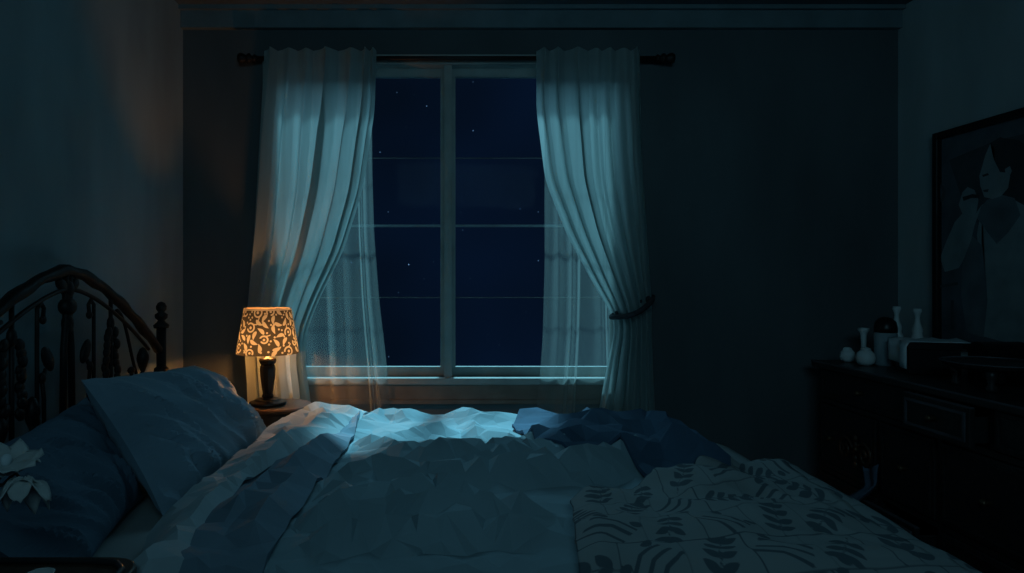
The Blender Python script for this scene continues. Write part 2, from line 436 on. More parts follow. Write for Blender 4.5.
# mattress with rounded corners
def mattress():
    bm = new(); x0, x1, y0, y1, z0, z1 = BX + .03, 1.215, YN, YFAR, .335, .65
    rr = .09
    nx, ny = 44, 26
    def outline(n):
        pts = []
        for cx, cy, a0 in ((x1-rr, y1-rr, 0), (x0+rr, y1-rr, PI/2), (x0+rr, y0+rr, PI), (x1-rr, y0+rr, 1.5*PI)):
            for k in range(n): 
                a = a0 + PI/2*k/(n-1); pts.append((cx, cy, math.cos(a), math.sin(a)))
        return pts
    ol = outline(8); rings = []
    for ins, z in ((.03, z0), (.004, z0+.03), (0, z0+.08), (0, z1-.08), (.008, z1-.04), (.03, z1-.015), (.07, z1)):
        rings.append([bm.verts.new((cx + (rr-ins)*ca, cy + (rr-ins)*sa, z)) for cx, cy, ca, sa in ol])
    n = len(ol)
    for a, c in zip(rings, rings[1:]):
        for k in range(n): bm.faces.new((a[k], a[(k+1) % n], c[(k+1) % n], c[k]))
    bm.faces.new(rings[-1]); bm.faces.new(rings[0][::-1])
    return bm
m_ = obj('mattress', mattress(), M_MATT, None, smooth=True)
tag(m_, 'mattress in a plain grey-teal fitted sheet, bare at the far foot corner', 'mattress')

RIDGES = []      # (points XY array, height, width)
def ridge(px, h, w, z=.72, store=RIDGES):
    pts = np.array([onz(x, y, z) for x, y in px]); store.append((pts, h, w * .68))
def ridge_h(X, Y, store):
    best = 0.0
    for pts, h, w in store:
        if X < pts[:, 0].min() - w or X > pts[:, 0].max() + w or Y < pts[:, 1].min() - w or Y > pts[:, 1].max() + w: continue
        a, c = pts[:-1], pts[1:]; ab = c - a
        t = np.clip(((X - a[:, 0]) * ab[:, 0] + (Y - a[:, 1]) * ab[:, 1]) / ((ab ** 2).sum(1) + 1e-12), 0, 1)
        dx = X - a[:, 0] - t * ab[:, 0]; dy = Y - a[:, 1] - t * ab[:, 1]
        dd = np.hypot(dx, dy); i = int(dd.argmin()); d = dd[i]
        if d < w:
            s = (i + t[i]) / len(a); taper = min(1, 5 * s + .25, 5 * (1 - s) + .25)
            v = h * taper * (1 - d / w) ** 1.15
            best = max(best, v * (1.35 if Y > 2.35 else 1.8))
    return best
def rnoise(x, y, seed):      # sharp-crested fold noise
    return 1 - abs(noise.noise((x, y, seed))) * 2
# folds of the duvet read along the photograph's light strokes
ridge([(352, 440), (366, 430), (385, 421), (402, 425), (425, 418), (455, 419), (480, 427), (523, 423)], .035, .14)
ridge([(358, 450), (385, 456), (415, 468)], .035, .10)
ridge([(372, 456), (400, 446), (425, 438), (455, 437)], .03, .09)
ridge([(380, 460), (430, 458), (465, 456), (500, 445), (520, 450)], .03, .10)
ridge([(470, 425), (476, 440), (500, 446), (520, 456)], .03, .08)
ridge([(400, 472), (440, 472), (480, 469), (530, 457), (560, 450), (610, 447)], .05, .13)
ridge([(398, 496), (430, 494), (460, 490), (500, 477), (540, 465), (575, 455), (620, 452), (660, 462)], .05, .13)
ridge([(316, 500), (350, 495), (380, 492), (450, 496), (480, 492), (520, 490), (570, 487), (620, 476), (650, 470), (700, 476)], .055, .14)
ridge([(320, 515), (350, 517), (400, 510), (440, 504), (485, 508)], .04, .10)
ridge([(298, 542), (340, 530), (370, 522), (400, 527), (430, 535), (480, 532), (520, 526), (560, 530)], .05, .12)
ridge([(300, 560), (350, 556), (420, 552), (470, 545), (510, 548), (560, 552)], .04, .10)
ridge([(325, 505), (345, 510), (375, 500)], .03, .07)
def base_h(X, Y):
    z = .682 + .026 * sstep(1.05, .55, X)
    z -= .05 * sstep(1.75, 1.48, Y) * 0
    z += .004 * sstep(2.45, 2.85, Y) * sstep(1.0, .3, X)
    return z
def duvet_h(X, Y):
    z = base_h(X, Y) + ridge_h(X, Y, RIDGES)
    z += .020 * rnoise(X * 1.6 + .7 * Y, Y * 6.5 - X * .8, 2.3) + .010 * rnoise(X * 5, Y * 9 + X * 3, 7.1)
    return max(z, .674)
def fall(X, Y, z, yn=YN - .015, yf=YFAR + .015, xf=None, r=.07, wav=.012):
    """let cloth that runs past a mattress edge bend over it and hang"""
    for _ in (0,):
        o = yn - Y
        if o > 0:
            a = min(o / r, PI/2); dz = r * (1 - math.cos(a)) + max(0, o - r*PI/2); f = min(1, dz / .15)
            Y = yn - r * math.sin(a) + wav * f * math.sin(X * 17); z -= dz
        o = Y - yf
        if o > 0:
            a = min(o / r, PI/2); dz = r * (1 - math.cos(a)) + max(0, o - r*PI/2); f = min(1, dz / .15)
            Y = yf + min(r, .03) * math.sin(a) + wav * .3 * f * math.sin(X * 15); z -= dz
        if xf is not None:
            o = X - xf
            if o > 0:
                a = min(o / r, PI/2); dz = r * (1 - math.cos(a)) + max(0, o - r*PI/2); f = min(1, dz / .15)
                X = xf + r * math.sin(a) + wav * f * math.sin(Y * 16 + 1); z -= dz
    return Vector((X, Y, z))
def resample(poly, step):
    out = []
    for (x0, y0), (x1, y1) in zip(poly, poly[1:] + poly[:1]):
        n = max(1, int(math.hypot(x1 - x0, y1 - y0) / step))
        for k in range(n): out.append((x0 + (x1 - x0) * k / n, y0 + (y1 - y0) * k / n))
    return out
def inside(poly, x, y):
    c = False; n = len(poly)
    for i in range(n):
        x0, y0 = poly[i]; x1, y1 = poly[i-1]
        if (y0 > y) != (y1 > y) and x < (x1 - x0) * (y - y0) / (y1 - y0) + x0: c = not c
    return c
def edge_d(poly, x, y):
    p = np.array(poly); q = np.roll(p, -1, 0); ab = q - p
    t = np.clip(((x - p[:, 0]) * ab[:, 0] + (y - p[:, 1]) * ab[:, 1]) / ((ab**2).sum(1) + 1e-12), 0, 1)
    return float(np.hypot(x - p[:, 0] - t * ab[:, 0], y - p[:, 1] - t * ab[:, 1]).min())
def cloth(name, poly, hfun, m, sx, sy, seed, store=(), xf=None, edge_lo=0, edge_w=.06, solid=.012, smooth=False, fallkw={}):
    """cloth panel: Delaunay of the outline, its fold crests and jittered points, lifted by hfun"""
    r = random.Random(seed)
    bd = resample(poly, min(sx, sy) * 1.1)
    verts = [Vector(p) for p in bd]; edges = [(i, (i + 1) % len(bd)) for i in range(len(bd))]
    xs = [p[0] for p in poly]; ys = [p[1] for p in poly]
    crest = []
    for pts, h, w in store:
        for (x0, y0), (x1, y1) in zip(pts[:-1], pts[1:]):
            n = max(1, int(math.hypot(x1-x0, y1-y0) / (sx * .8)))
            for k in range(n): crest.append((x0 + (x1-x0)*k/n, y0 + (y1-y0)*k/n))
    crest = [c for c in crest if inside(bd, *c) and edge_d(bd, *c) > min(sx, sy) * .5]
    verts += [Vector(c) for c in crest]
    nx = int((max(xs) - min(xs)) / sx) + 1; ny = int((max(ys) - min(ys)) / sy) + 1
    cr = np.array(crest) if crest else None
    for i in range(nx):
        for j in range(ny):
            x = min(xs) + (i + r.uniform(.1, .9)) * sx; y = min(ys) + (j + r.uniform(.1, .9)) * sy
            if not inside(bd, x, y) or edge_d(bd, x, y) < min(sx, sy) * .6: continue
            if cr is not None and np.hypot((cr[:, 0]-x), (cr[:, 1]-y)).min() < min(sx, sy) * .5: continue
            verts.append(Vector((x, y)))
    v2, e2, f2, *_ = geometry.delaunay_2d_cdt(verts, edges, [], 1, 1e-5)
    bm = new(); vs = []
    for v in v2:
        z = hfun(v.x, v.y)
        if edge_lo: z -= edge_lo * max(0, 1 - edge_d(bd, v.x, v.y) / edge_w)
        vs.append(bm.verts.new(fall(v.x, v.y, z, xf=xf, **fallkw)))
    for f in f2:
        try: bm.faces.new([vs[i] for i in f])
        except ValueError: pass
    for v in [v for v in bm.verts if not v.link_faces]: bm.verts.remove(v)
    for f in bm.faces:
        f.normal_update()
    me = bpy.data.meshes.new(name)
    bmesh.ops.recalc_face_normals(bm, faces=bm.faces)
    if sum(f.normal.z for f in bm.faces) < 0: bmesh.ops.reverse_faces(bm, faces=bm.faces)
    bm.to_mesh(me); bm.free()
    return mobj(name, me, m, None, smooth=smooth, solid=solid)
duv = cloth('duvet', [(-.60, 1.20), (.3, 1.15), (.95, 1.2), (1.06, 1.6), (1.04, 2.3), (.92, 2.75), (.45, 3.0), (-.1, 3.1), (-.55, 3.1)],
            duvet_h, M_DUVET, .07, .022, 5, store=RIDGES)
tag(duv, 'crumpled grey-teal duvet over the middle of the bed', 'duvet')

def poly_px(px, z=.73): return [onz(x, y, z) for x, y in px]
# folded-back sheet (upper band) and the blue coverlet edge under it
R2 = []
band2 = [(-.62, 1.1)] + [onz(x, y, .72) for x, y in ((190, 560), (215, 520), (245, 485), (290, 462), (340, 432), (362, 424), (356, 440), (338, 470), (315, 500), (300, 520), (283, 545), (268, 572))] + [(-.36, 1.1)]
ridge([(225, 540), (262, 505), (300, 480), (340, 445)], .03, .10, store=R2)
ridge([(250, 560), (280, 515), (310, 490)], .025, .08, store=R2)
def band2_h(X, Y):
    return max(duvet_h(X, Y), .70) + .014 + ridge_h(X, Y, R2) + .012 * rnoise(X*7, Y*5, 4.4)
b2 = cloth('coverlet', band2, band2_h, M_BAND, .05, .045, 12, store=R2, fallkw=dict(r=.085))
tag(b2, 'slate-blue coverlet edge lying just right of the folded-back sheet', 'coverlet')
R1 = []
band1 = [(-.88, 1.1)] + [onz(x, y, .735) for x, y in ((140, 555), (150, 520), (167, 507), (200, 487), (235, 460), (262, 439), (298, 422), (330, 414), (371, 416), (355, 432), (322, 450), (290, 464), (245, 489), (217, 515), (198, 545), (188, 570))] + [(-.62, 1.1)]
ridge([(165, 512), (205, 492), (265, 442), (300, 424), (330, 416), (360, 416)], .03, .08, store=R1, z=.735)
ridge([(190, 530), (225, 500), (270, 470), (300, 445), (340, 425)], .032, .09, store=R1, z=.735)
ridge([(280, 440), (295, 452), (320, 440)], .03, .06, store=R1, z=.735)
ridge([(318, 422), (330, 435), (345, 428)], .03, .06, store=R1, z=.735)
def band1_h(X, Y):
    z = .71 + .028 * sstep(2.3, 2.75, Y)
    k = sstep(-.72, -.58, X)
    z = z + max(0, band2_h(X, Y) + .006 - z) * k
    return z + .012 + ridge_h(X, Y, R1) * .7 + .010 * rnoise(X*8, Y*5, 9.4)
b1 = cloth('top_sheet', band1, band1_h, M_SHEET, .05, .032, 21, store=R1, edge_lo=.035, edge_w=.05, fallkw=dict(r=.10))
tag(b1, 'pale sheet folded back in a diagonal band beside the pillows', 'sheet')

# crumpled navy blanket
R3 = []
navy = poly_px([(512, 432), (519, 421), (545, 417), (570, 414), (590, 416), (612, 418), (650, 424), (690, 433), (708, 453), (728, 474), (736, 489), (700, 500), (655, 488), (620, 470), (575, 461), (535, 455)], .735)
ridge([(522, 424), (560, 417), (600, 420)], .018, .1, store=R3)
ridge([(540, 445), (585, 438), (640, 430), (690, 436)], .05, .12, store=R3)
ridge([(575, 452), (610, 445), (650, 442), (690, 450), (720, 465)], .05, .10, store=R3)
ridge([(585, 416), (590, 430), (600, 444)], .018, .07, store=R3)
ridge([(660, 470), (700, 478), (740, 478)], .045, .09, store=R3)
def navy_h(X, Y):
    return max(duvet_h(X, Y), .675) + .016 + ridge_h(X, Y, R3) + .012 * rnoise(X*5, Y*6, 14.4)
nb = cloth('blanket', navy, navy_h, M_NAVY, .05, .04, 31, store=R3)
tag(nb, 'rumpled navy blue blanket on the far side of the duvet', 'blanket')

# patterned quilt over the foot of the bed
def quilt():
    nu, nv = 250, 200
    P00, P10, P11, P01 = (.335, 1.80), (1.58, 2.72), (1.72, 1.0), (.235, 1.12)
    me = bpy.data.meshes.new('quilt'); vs = []; pat = []
    W, H = 1.45, .95
    cell = .16; r = random.Random(4)
    motif = {}
    for j in range(nv + 1):
        for i in range(nu + 1):
            u, v = i / nu, j / nv
            X = (1-v)*((1-u)*P00[0] + u*P10[0]) + v*((1-u)*P01[0] + u*P11[0])
            Y = (1-v)*((1-u)*P00[1] + u*P10[1]) + v*((1-u)*P01[1] + u*P11[1])
            e = min(u * W, (1-u) * W, v * H, (1-v) * H)
            z = max(duvet_h(min(X, 1.2), min(max(Y, YN), YFAR)) if X < 1.1 else .674, .674)
            if 1.6 < Y < 2.7 and X < 1.2:
                dn = edge_d(navy, X, Y) if not inside(navy, X, Y) else 0
                if dn < .08: z += min(.035, max(0, navy_h(X, Y) - z)) * (1 - dn / .08) 
            z += .02
            z += .03 * min(1, u * W / .05) * max(0, 1 - u*W/.22) * (1 if u*W < .22 else 0)
            z += .012 * noise.noise((X*6, Y*6, 5)) + .018 * noise.noise((X*2.2, Y*2.2, 8))
            vs.append(fall(X, Y, z, xf=1.14, r=.10, wav=.014))
            # pattern: panel lines with leaf sprays
            a, c = u * W, v * H; row = math.floor(c / cell); off = .5 * cell * (row % 2)
            col = math.floor((a + off) / cell); fa = (a + off) / cell - col - .5; fc = c / cell - row - .5
            d = min(.5 - abs(fa), .5 - abs(fc)) * cell - .0022
            key = (row, col)
            if key not in motif: motif[key] = (r.uniform(0, 2*PI), r.choice((0, 1, 2)))
            ang, kind = motif[key]; ca, sa = math.cos(ang), math.sin(ang)
            x, y = (fa*ca - fc*sa) * cell, (fa*sa + fc*ca) * cell
            x += .18 * y * y / cell
            if kind < 2:
                d = min(d, max(abs(y + .002*math.sin(x*90)) - .0024, abs(x) - .085))
                for k in range(4):
                    lx = -.06 + k * .038
                    for q in (-1, 1):
                        dx, dy = x - lx, y * q
                        p, w_ = (dx * .64 + dy * .77), (-dx * .77 + dy * .64)
                        t = p / .055
                        if 0 < t < 1: d = min(d, abs(w_) - .0115 * math.sin(PI * t ** .8))
                if kind == 1: d = min(d, math.hypot(x - .08, y) - .014)
            else:
                for k in range(3):
                    o = (k - 1) * .034; yy = y - o - .25 * abs(x) 
                    d = min(d, max(abs(yy) - .0055, abs(x) - .062))
                for q in (-1, 1): d = min(d, math.hypot(x - q*.05, (y + .045) * 1.4) - .017)
            pat.append(d)
    fs = []
    for j in range(nv):
        for i in range(nu):
            k = j * (nu + 1) + i; fs.append((k, k + nu + 1, k + nu + 2, k + 1))
    me.from_pydata(vs, [], fs)
    at = me.attributes.new('pattern', 'FLOAT', 'POINT'); at.data.foreach_set('value', pat)
    o = mobj('quilt', me, M_QUILT, None, smooth=True, solid=.02)
    return tag(o, 'grey quilt with dark leaf pattern over the foot of the bed', 'quilt')
quilt()

# pillows
def pillow(name, A, Bc, Cc, D, th, m, seed, wr=.024):
    """A near-top, B far-top, C far-bottom, D near-bottom corners"""
    A, Bc, Cc, D = map(Vector, (A, Bc, Cc, D))
    N = ((Bc - A).cross(D - A)).normalized()
    if N.x < 0: N = -N
    n = 56; bm = new(); r = random.Random(seed)
    creases = [(r.uniform(-.85, .95), r.uniform(-.75, .7), r.uniform(.05, .55), r.uniform(.35, .8), r.uniform(.06, .13), r.uniform(.6, 1.3)) for _ in range(22)]
    def surf(sign):
        g = []
        for j in range(n + 1):
            row = []
            for i in range(n + 1):
                u, v = -1 + 2*i/n, -1 + 2*j/n
                jit = 0 if i in (0, n) or j in (0, n) else .5 / n
                u += r.uniform(-jit, jit); v += r.uniform(-jit, jit)
                # pulled-in sides leave pointed corners
                uu = u * (1 - .07 * (1 - v*v) * abs(u)**1.5 * (1 if True else 0)) ; vv = v * (1 - .09 * (1 - u*u) * abs(v)**1.5)
                s, t = (uu + 1)/2, (vv + 1)/2
                p = (1-t)*((1-s)*A + s*Bc) + t*((1-s)*D + s*Cc)
                h = max(0, (1 - abs(u)**2.6) * (1 - abs(v)**2.6)) ** .55
                k_ = 0
                for (u0, v0, sl, ln, wd_, am) in creases:
                    q = abs(u - u0 - sl * (v - v0) - .05 * math.sin(4 * (v - v0))); e = abs(v - v0) / ln
                    if q < wd_ and e < 1: k_ = max(k_, am * (1 - q / wd_) ** .9 * (1 - e * e))
                k = wr * (k_ + .5 * max(0, rnoise(u*5.2 - v*2.6, v*1.0, seed + 5.3)) - .3)
                hh = th * h * (1 + .12 * noise.noise((u, v, seed))) + k * h ** .35 * (1 if sign > 0 else .3)
                row.append(bm.verts.new(p + N * sign * hh))
            g.append(row)
        for j in range(n):
            for i in range(n):
                bm.faces.new((g[j][i], g[j][i+1], g[j+1][i+1], g[j+1][i]))
    surf(1); surf(-1)
    bmesh.ops.remove_doubles(bm, verts=bm.verts, dist=2e-4)
    return obj(name, bm, m, None, smooth=False)
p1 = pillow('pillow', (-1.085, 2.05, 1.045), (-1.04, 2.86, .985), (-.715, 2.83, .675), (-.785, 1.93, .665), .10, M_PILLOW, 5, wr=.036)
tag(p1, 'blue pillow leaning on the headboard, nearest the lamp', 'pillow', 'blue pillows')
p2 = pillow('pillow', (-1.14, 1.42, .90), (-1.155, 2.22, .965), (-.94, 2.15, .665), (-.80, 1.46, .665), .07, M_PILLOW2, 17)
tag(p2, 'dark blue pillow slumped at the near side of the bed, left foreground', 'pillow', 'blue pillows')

# ------------------------------------------------------------------ lamp and its nightstand
LX, LY, TZ = -.805, 3.115, .775
ns = thing('round_nightstand', 'small round dark brown nightstand between bed and curtain, under the lamp', 'nightstand', (LX + .05, LY, 0))
NX = LX + .05
b = new(); lathe(b, [(0, TZ-.022), (.142, TZ-.022), (.15, TZ-.016), (.15, TZ-.006), (.144, TZ), (0, TZ)], (NX, LY, 0), 40); part('table_top', b, M_WOOD2, ns, smooth=False)
b = new(); lathe(b, [(0, TZ-.13), (.125, TZ-.13), (.128, TZ-.12), (.125, TZ-.11), (.125, TZ-.03), (.133, TZ-.022), (0, TZ-.022)], (NX, LY, 0), 32); part('apron', b, M_WOOD, ns, smooth=False)
b = new(); lathe(b, [(0, .28), (.10, .28), (.105, .29), (.10, .30), (0, .30)], (NX, LY, 0), 32); part('shelf', b, M_WOOD2, ns, smooth=False)
for k in range(4):
    a = PI/4 + k*PI/2; b = new()
    lathe(b, [(0, 0), (.012, 0), (.016, .03), (.012, .06), (.013, .25), (.019, .29), (.013, .33), (.017, .6), (.017, TZ-.022)], (NX + .1*math.cos(a), LY + .1*math.sin(a), 0), 12)
    part('leg', b, M_WOOD, ns, smooth=True)

lamp = thing('table_lamp', 'lit table lamp with scroll-patterned shade on the round nightstand', 'lamp', (LX, LY, TZ))
b = new(); lathe(b, [(0, 0), (.078, 0), (.082, .006), (.08, .014), (.06, .02), (.056, .026), (.03, .032), (0, .032)], (LX, LY, TZ), 32); part('base', b, M_BLACK, lamp, smooth=False, bevel=.002)
b = new()
lathe(b, [(.024, .03), (.027, .04), (.022, .05), (.026, .07), (.034, .13), (.036, .16), (.034, .175), (.028, .18), (.036, .188), (.040, .20), (.036, .208), (.02, .212), (.012, .218), (.012, .24)], (LX, LY, TZ), 10)
part('column', b, M_BLACK, lamp, smooth=False)
SZ0, SZ1, SR0, SR1 = CZ - (353-VY)*LY/F, CZ - (308-VY)*LY/F, .139, .104
b = new(); blob(b, (LX, LY, SZ0 + .034), .026, .026, .032, None, 16, 10)
bl = part('bulb', b, bulb_mat(), lamp, smooth=True)
b = new()
for k in range(3):
    a = 2*PI*k/3; tube(b, [(LX, LY, SZ1 - .03), (LX + (SR1-.002)*math.cos(a), LY + (SR1-.002)*math.sin(a), SZ1 - .012)], .0018, 5)
tube(b, [(LX, LY, TZ + .23), (LX+.001, LY, SZ1 - .03)], .004, 6)
part('shade_spider', b, M_BRASS, lamp, smooth=True)
def shade():
    nu, nv = 420, 90; r = random.Random(12); Wd = 2*PI*.122; Hd = .205
    motifs = []
    def ok(x, y, rad): return all(math.hypot(min(abs(x-a), Wd-abs(x-a)), y-c) > rad + rr for a, c, rr, *_ in motifs)
    for _ in range(5000):
        kind = r.random(); x, y = r.uniform(0, Wd), r.uniform(.006, Hd-.010)
        if kind < .45 and len([m for m in motifs if m[3] == 'ring']) < 30:
            rad = r.uniform(.019, .025); 
            if ok(x, y, rad): motifs.append((x, y, rad, 'ring', r.uniform(0, 6.28)))
        elif kind < .8 and len(motifs) > 14:
            if ok(x, y, .0135): motifs.append((x, y, .0135, 'leaf', r.uniform(0, 6.28)))
        elif len(motifs) > 50:
            if ok(x, y, .006): motifs.append((x, y, .006, 'dot', 0))
    us = (np.arange(nu) / nu * Wd)[:, None]; vsn = (np.arange(nv + 1) / nv * Hd)[None, :]
    D = np.full((nu, nv + 1), 1.0)
    for x, y, rad, kind, a in motifs:
        dx = (us - x + Wd/2) % Wd - Wd/2; dy = vsn - y
        rr = np.hypot(dx, dy); ca, sa = math.cos(a), math.sin(a); p = dx*ca + dy*sa; q = -dx*sa + dy*ca
        if kind == 'ring':
            th = np.arctan2(q, p); sp = np.abs(rr - rad*(.74 + .12*th/PI)) - .0036
            gap = np.where(np.abs(th) > 2.75, .01, 0)
            d = np.minimum(sp + gap, rr - rad*.26)
            tail = np.maximum(np.abs(q - rad*.72 - 6*p*p) - .0025, np.abs(p - .014) - .014)
            d = np.minimum(d, tail)
        elif kind == 'leaf':
            t = np.clip((p + .021) / .042, 0, 1); d = np.abs(q - 10*p*p + .002) - .0082*np.sin(PI*t**.7)
            d = np.where((p > -.021) & (p < .021), d, 1)
        else: d = rr - .0045
        D = np.minimum(D, d)
    D[:, nv-3:] = -.01
    me = bpy.data.meshes.new('lamp_shade'); vs = []; fs = []
    for i in range(nu):
        a = 2*PI*i/nu
        for j in range(nv + 1):
            t = j / nv; R = SR0 + (SR1 - SR0)*t; vs.append((R*math.cos(a), R*math.sin(a), SZ0 - TZ + (SZ1 - SZ0)*t))
    for i in range(nu):
        for j in range(nv):
            k, k2 = i*(nv+1)+j, ((i+1) % nu)*(nv+1)+j; fs.append((k, k2, k2+1, k+1))
    me.from_pydata(vs, [], fs)
    at = me.attributes.new('pattern', 'FLOAT', 'POINT'); at.data.foreach_set('value', D.ravel())
    o = mobj('lamp_shade', me, M_SHADE, lamp, smooth=True)
    return o
shade()

# ------------------------------------------------------------------ dresser on the right wall
DX0, DX1, DY0, DY1, DZ = 1.765, 2.255, 1.55, 3.28, .955
dr = thing('dresser', 'long near-black wooden dresser along the right wall', 'dresser', (2.0, 2.4, 0))
b = new(); bx(b, DX0-.02, DX1, DY0-.02, DY1+.02, DZ-.03, DZ); part('dresser_top', b, M_WOOD, dr, bevel=.006)
b = new(); bx(b, DX0-.024, DX0-.0195, DY0-.02, DY1+.02, DZ-.006, DZ+.001); part('top_edge_highlight', b, M_EDGE_HILITE, dr)  # thin pale strip, a painted highlight along the front edge
b = new()
bx(b, DX0+.012, DX1-.01, DY0, DY0+.025, .08, DZ-.03); bx(b, DX0+.012, DX1-.01, DY1-.025, DY1, .08, DZ-.03)
bx(b, DX1-.02, DX1-.01, DY0+.025, DY1-.025, .08, DZ-.03); bx(b, DX0+.012, DX1-.02, DY0+.025, DY1-.025, .08, .11)
bx(b, DX0+.35, DX1-.02, DY0+.025, DY1-.025, .11, DZ-.03)
for z in (.455, .775): bx(b, DX0+.008, DX0+.34, DY0+.025, DY1-.025, z-.01, z+.01)
for y in (2.24, 2.60): bx(b, DX0+.009, DX0+.34, y-.01, y+.01, .785, DZ-.03)
for y in (2.48, 2.825): bx(b, DX0+.009, DX0+.34, y-.01, y+.01, .11, .765)
part('carcass', b, M_WOOD, dr)
def drawer(y0, y1, z0, z1, pull=0., knobs=1, handle='knob', edge=None):
    b = new(); x = DX0 - pull
    bx(b, x, x+.02, y0, y1, z0, z1)
    bx(b, x+.02, x+.3, y0+.012, y0+.022, z0+.012, z1-.03); bx(b, x+.02, x+.3, y1-.022, y1-.012, z0+.012, z1-.03)
    bx(b, x+.02, x+.3, y0+.022, y1-.022, z0+.012, z0+.02)
    o = part('drawer', b, M_WOOD, dr, bevel=.003)
    b = new(); g = .016
    bx(b, x-.006, x, y0+g, y1-g, z0+g, z0+g+.01); bx(b, x-.006, x, y0+g, y1-g, z1-g-.01, z1-g)
    bx(b, x-.006, x, y0+g, y0+g+.01, z0+g+.01, z1-g-.01); bx(b, x-.006, x, y1-g-.01, y1-g, z0+g+.01, z1-g-.01)
    f = part('drawer_moulding', b, M_EDGE_HILITE if pull else M_WOOD, dr); f.parent = o  # mouldings of pulled drawers take the painted highlight colour
    if pull:
        b = new(); bx(b, x+.001, x+.019, y0+.002, y1-.002, z1, z1+.003); f = part('drawer_rim_highlight', b, M_EDGE_HILITE, dr); f.parent = o  # pale strip painting the light caught on the drawer's top edge
    zc = (z0 + z1)/2
    for k in range(knobs):
        y = y0 + (y1 - y0)*(k + .5)/knobs if knobs > 1 else (y0+y1)/2
        b = new()
        if handle == 'knob':
            lathe(b, [(0, 0), (.012, 0), (.007, .008), (.013, .018), (.011, .026), (0, .028)], (x, y, zc), 14, Matrix.Rotation(-PI/2, 4, 'Y'))
        else:
            tube(b, [(x, y-.06, zc+.015), (x-.016, y-.06, zc+.015), (x-.02, y-.045, zc), (x-.02, y-.02, zc-.014), (x-.022, y, zc-.018), (x-.02, y+.02, zc-.014), (x-.02, y+.045, zc), (x-.016, y+.06, zc+.015), (x, y+.06, zc+.015)], .004, 6)
        kn = part('knob' if handle == 'knob' else 'bail_handle', b, M_BRASS, dr, smooth=True); kn.parent = o
    return o
for (y0, y1) in ((DY0+.03, 2.225), (2.255, 2.585), (2.615, DY1-.03)):
    mid = y0 == 2.255
    drawer(y0, y1, .79, .92, .055 if mid else 0, 1, 'bail' if y1 == 2.225 else 'knob')
for (y0, y1, n_) in ((DY0+.03, 2.465, 2), (2.495, 2.81, 1), (2.84, DY1-.03, 2)):
    drawer(y0, y1, .47, .76, 0, n_)
    drawer(y0, y1, .115, .44, .07 if n_ == 1 else 0, n_)
b = new()
for s in (0, 1):
    pts = []
    for k in range(26):
        a = k * .42; rr = .055 * (1 - k/28); pts.append((DX0-.012, 2.96 + (-1 if s else 1)*(.07 - rr*math.cos(a)), .60 + rr*math.sin(a)))
    tube(b, pts, .007, 6)
for k in range(5): blob(b, (DX0-.01, 2.96, .545 + k*.028), .008, .014, .016, None, 8, 6)
part('carved_scroll', b, M_WOOD2, dr, smooth=True)
for (x, y) in ((DX0+.05, DY0+.05), (DX1-.06, DY0+.05), (DX0+.05, DY1-.05), (DX1-.06, DY1-.05)):
    b = new(); lathe(b, [(0, 0), (.025, 0), (.035, .03), (.025, .06), (.03, .08), (0, .08)], (x, y, 0), 14); part('leg', b, M_WOOD, dr, smooth=True)
# cloth caught in the lower drawer
b = new(); rows = []
for j in range(15):
    t = j/14; row = []
    for i in range(9):
        s = i/8; y = 2.80 - .02*t + (.10 + .03*t)*s + .012*math.sin(5*t + 3*s)
        q = sstep(.30, .62, t)
        x = DX0 - .012 - .088*q - .007*math.sin(9*s + 2*t); z = .59 - .24*t - .02*math.sin(3*s) - .03*s
        row.append(b.verts.new((x, y, z)))
    rows.append(row)
for a, c in zip(rows, rows[1:]):
    for i in range(8): b.faces.new((a[i], a[i+1], c[i+1], c[i]))
o = obj('garment', b, M_BLUECLOTH, None, smooth=True, solid=.006)
tag(o, 'slate-blue garment hanging out of the lower dresser drawer', 'clothing')

# things on the dresser
def jar(x, y, r, label):
    t = thing('round_jar', label, 'jar', (x, y, DZ), 0, 'small round jars on the dresser')
    b = new(); lathe(b, [(0, 0), (r*.5, 0), (r*.9, r*.35), (r, r*.85), (r*.88, r*1.35), (r*.55, r*1.7), (r*.5, r*1.75), (0, r*1.75)], (x, y, DZ), 20); part('body', b, M_CREAM, t, smooth=True)
    b = new(); lathe(b, [(0, r*1.75), (r*.56, r*1.75), (r*.5, r*1.9), (r*.2, r*2.02), (0, r*2.04)], (x, y, DZ), 16); part('lid', b, M_CREAM, t, smooth=True)
jar(1.868, 3.21, .034, 'small pale round jar at the far left end of the dresser')
jar(1.876, 3.085, .040, 'larger pale round jar on the dresser, in front of the candlestick')
b = new(); lathe(b, [(0, 0), (.035, 0), (.036, .008), (.014, .02), (.011, .05), (.012, .12), (.016, .135), (.024, .145), (.026, .157), (.018, .157), (0, .15)], (1.952, 3.225, DZ), 18)
tag(obj('candlestick', b, M_CREAM), 'slim pale candlestick with flared top, behind the round jars', 'candlestick')
cx, cy = 1.972, 3.095
t = thing('lidded_canister', 'grey-teal canister with a domed black lid on the dresser', 'canister', (cx, cy, DZ))
b = new(); lathe(b, [(0, 0), (.042, 0), (.046, .008), (.046, .14), (.043, .147), (0, .147)], (cx, cy, DZ), 28); part('body', b, M_TEAL, t, smooth=False)
b = new(); lathe(b, [(0, .147), (.046, .147), (.047, .165), (.042, .192), (.026, .21), (.008, .216), (0, .216)], (cx, cy, DZ), 24); part('lid', b, M_BLACK, t, smooth=True)
def bottle(x, y, h, label, tilt):
    b = new()
    lathe(b, [(0, 0), (.024, 0), (.03, .02), (.031, h*.36), (.026, h*.47), (.019, h*.55), (.022, h*.63), (.012, h*.74), (.009, h*.84), (.012, h*.9), (.018, h*.955), (.015, h), (.008, h), (0, h*.97)], (x, y, DZ), 20)
    tag(obj('slender_vase', b, M_CREAM), label, 'vase', 'slender vases on the dresser')
bottle(2.10, 3.215, .258, 'slender pale vase with flared lip beside the canister', 0)
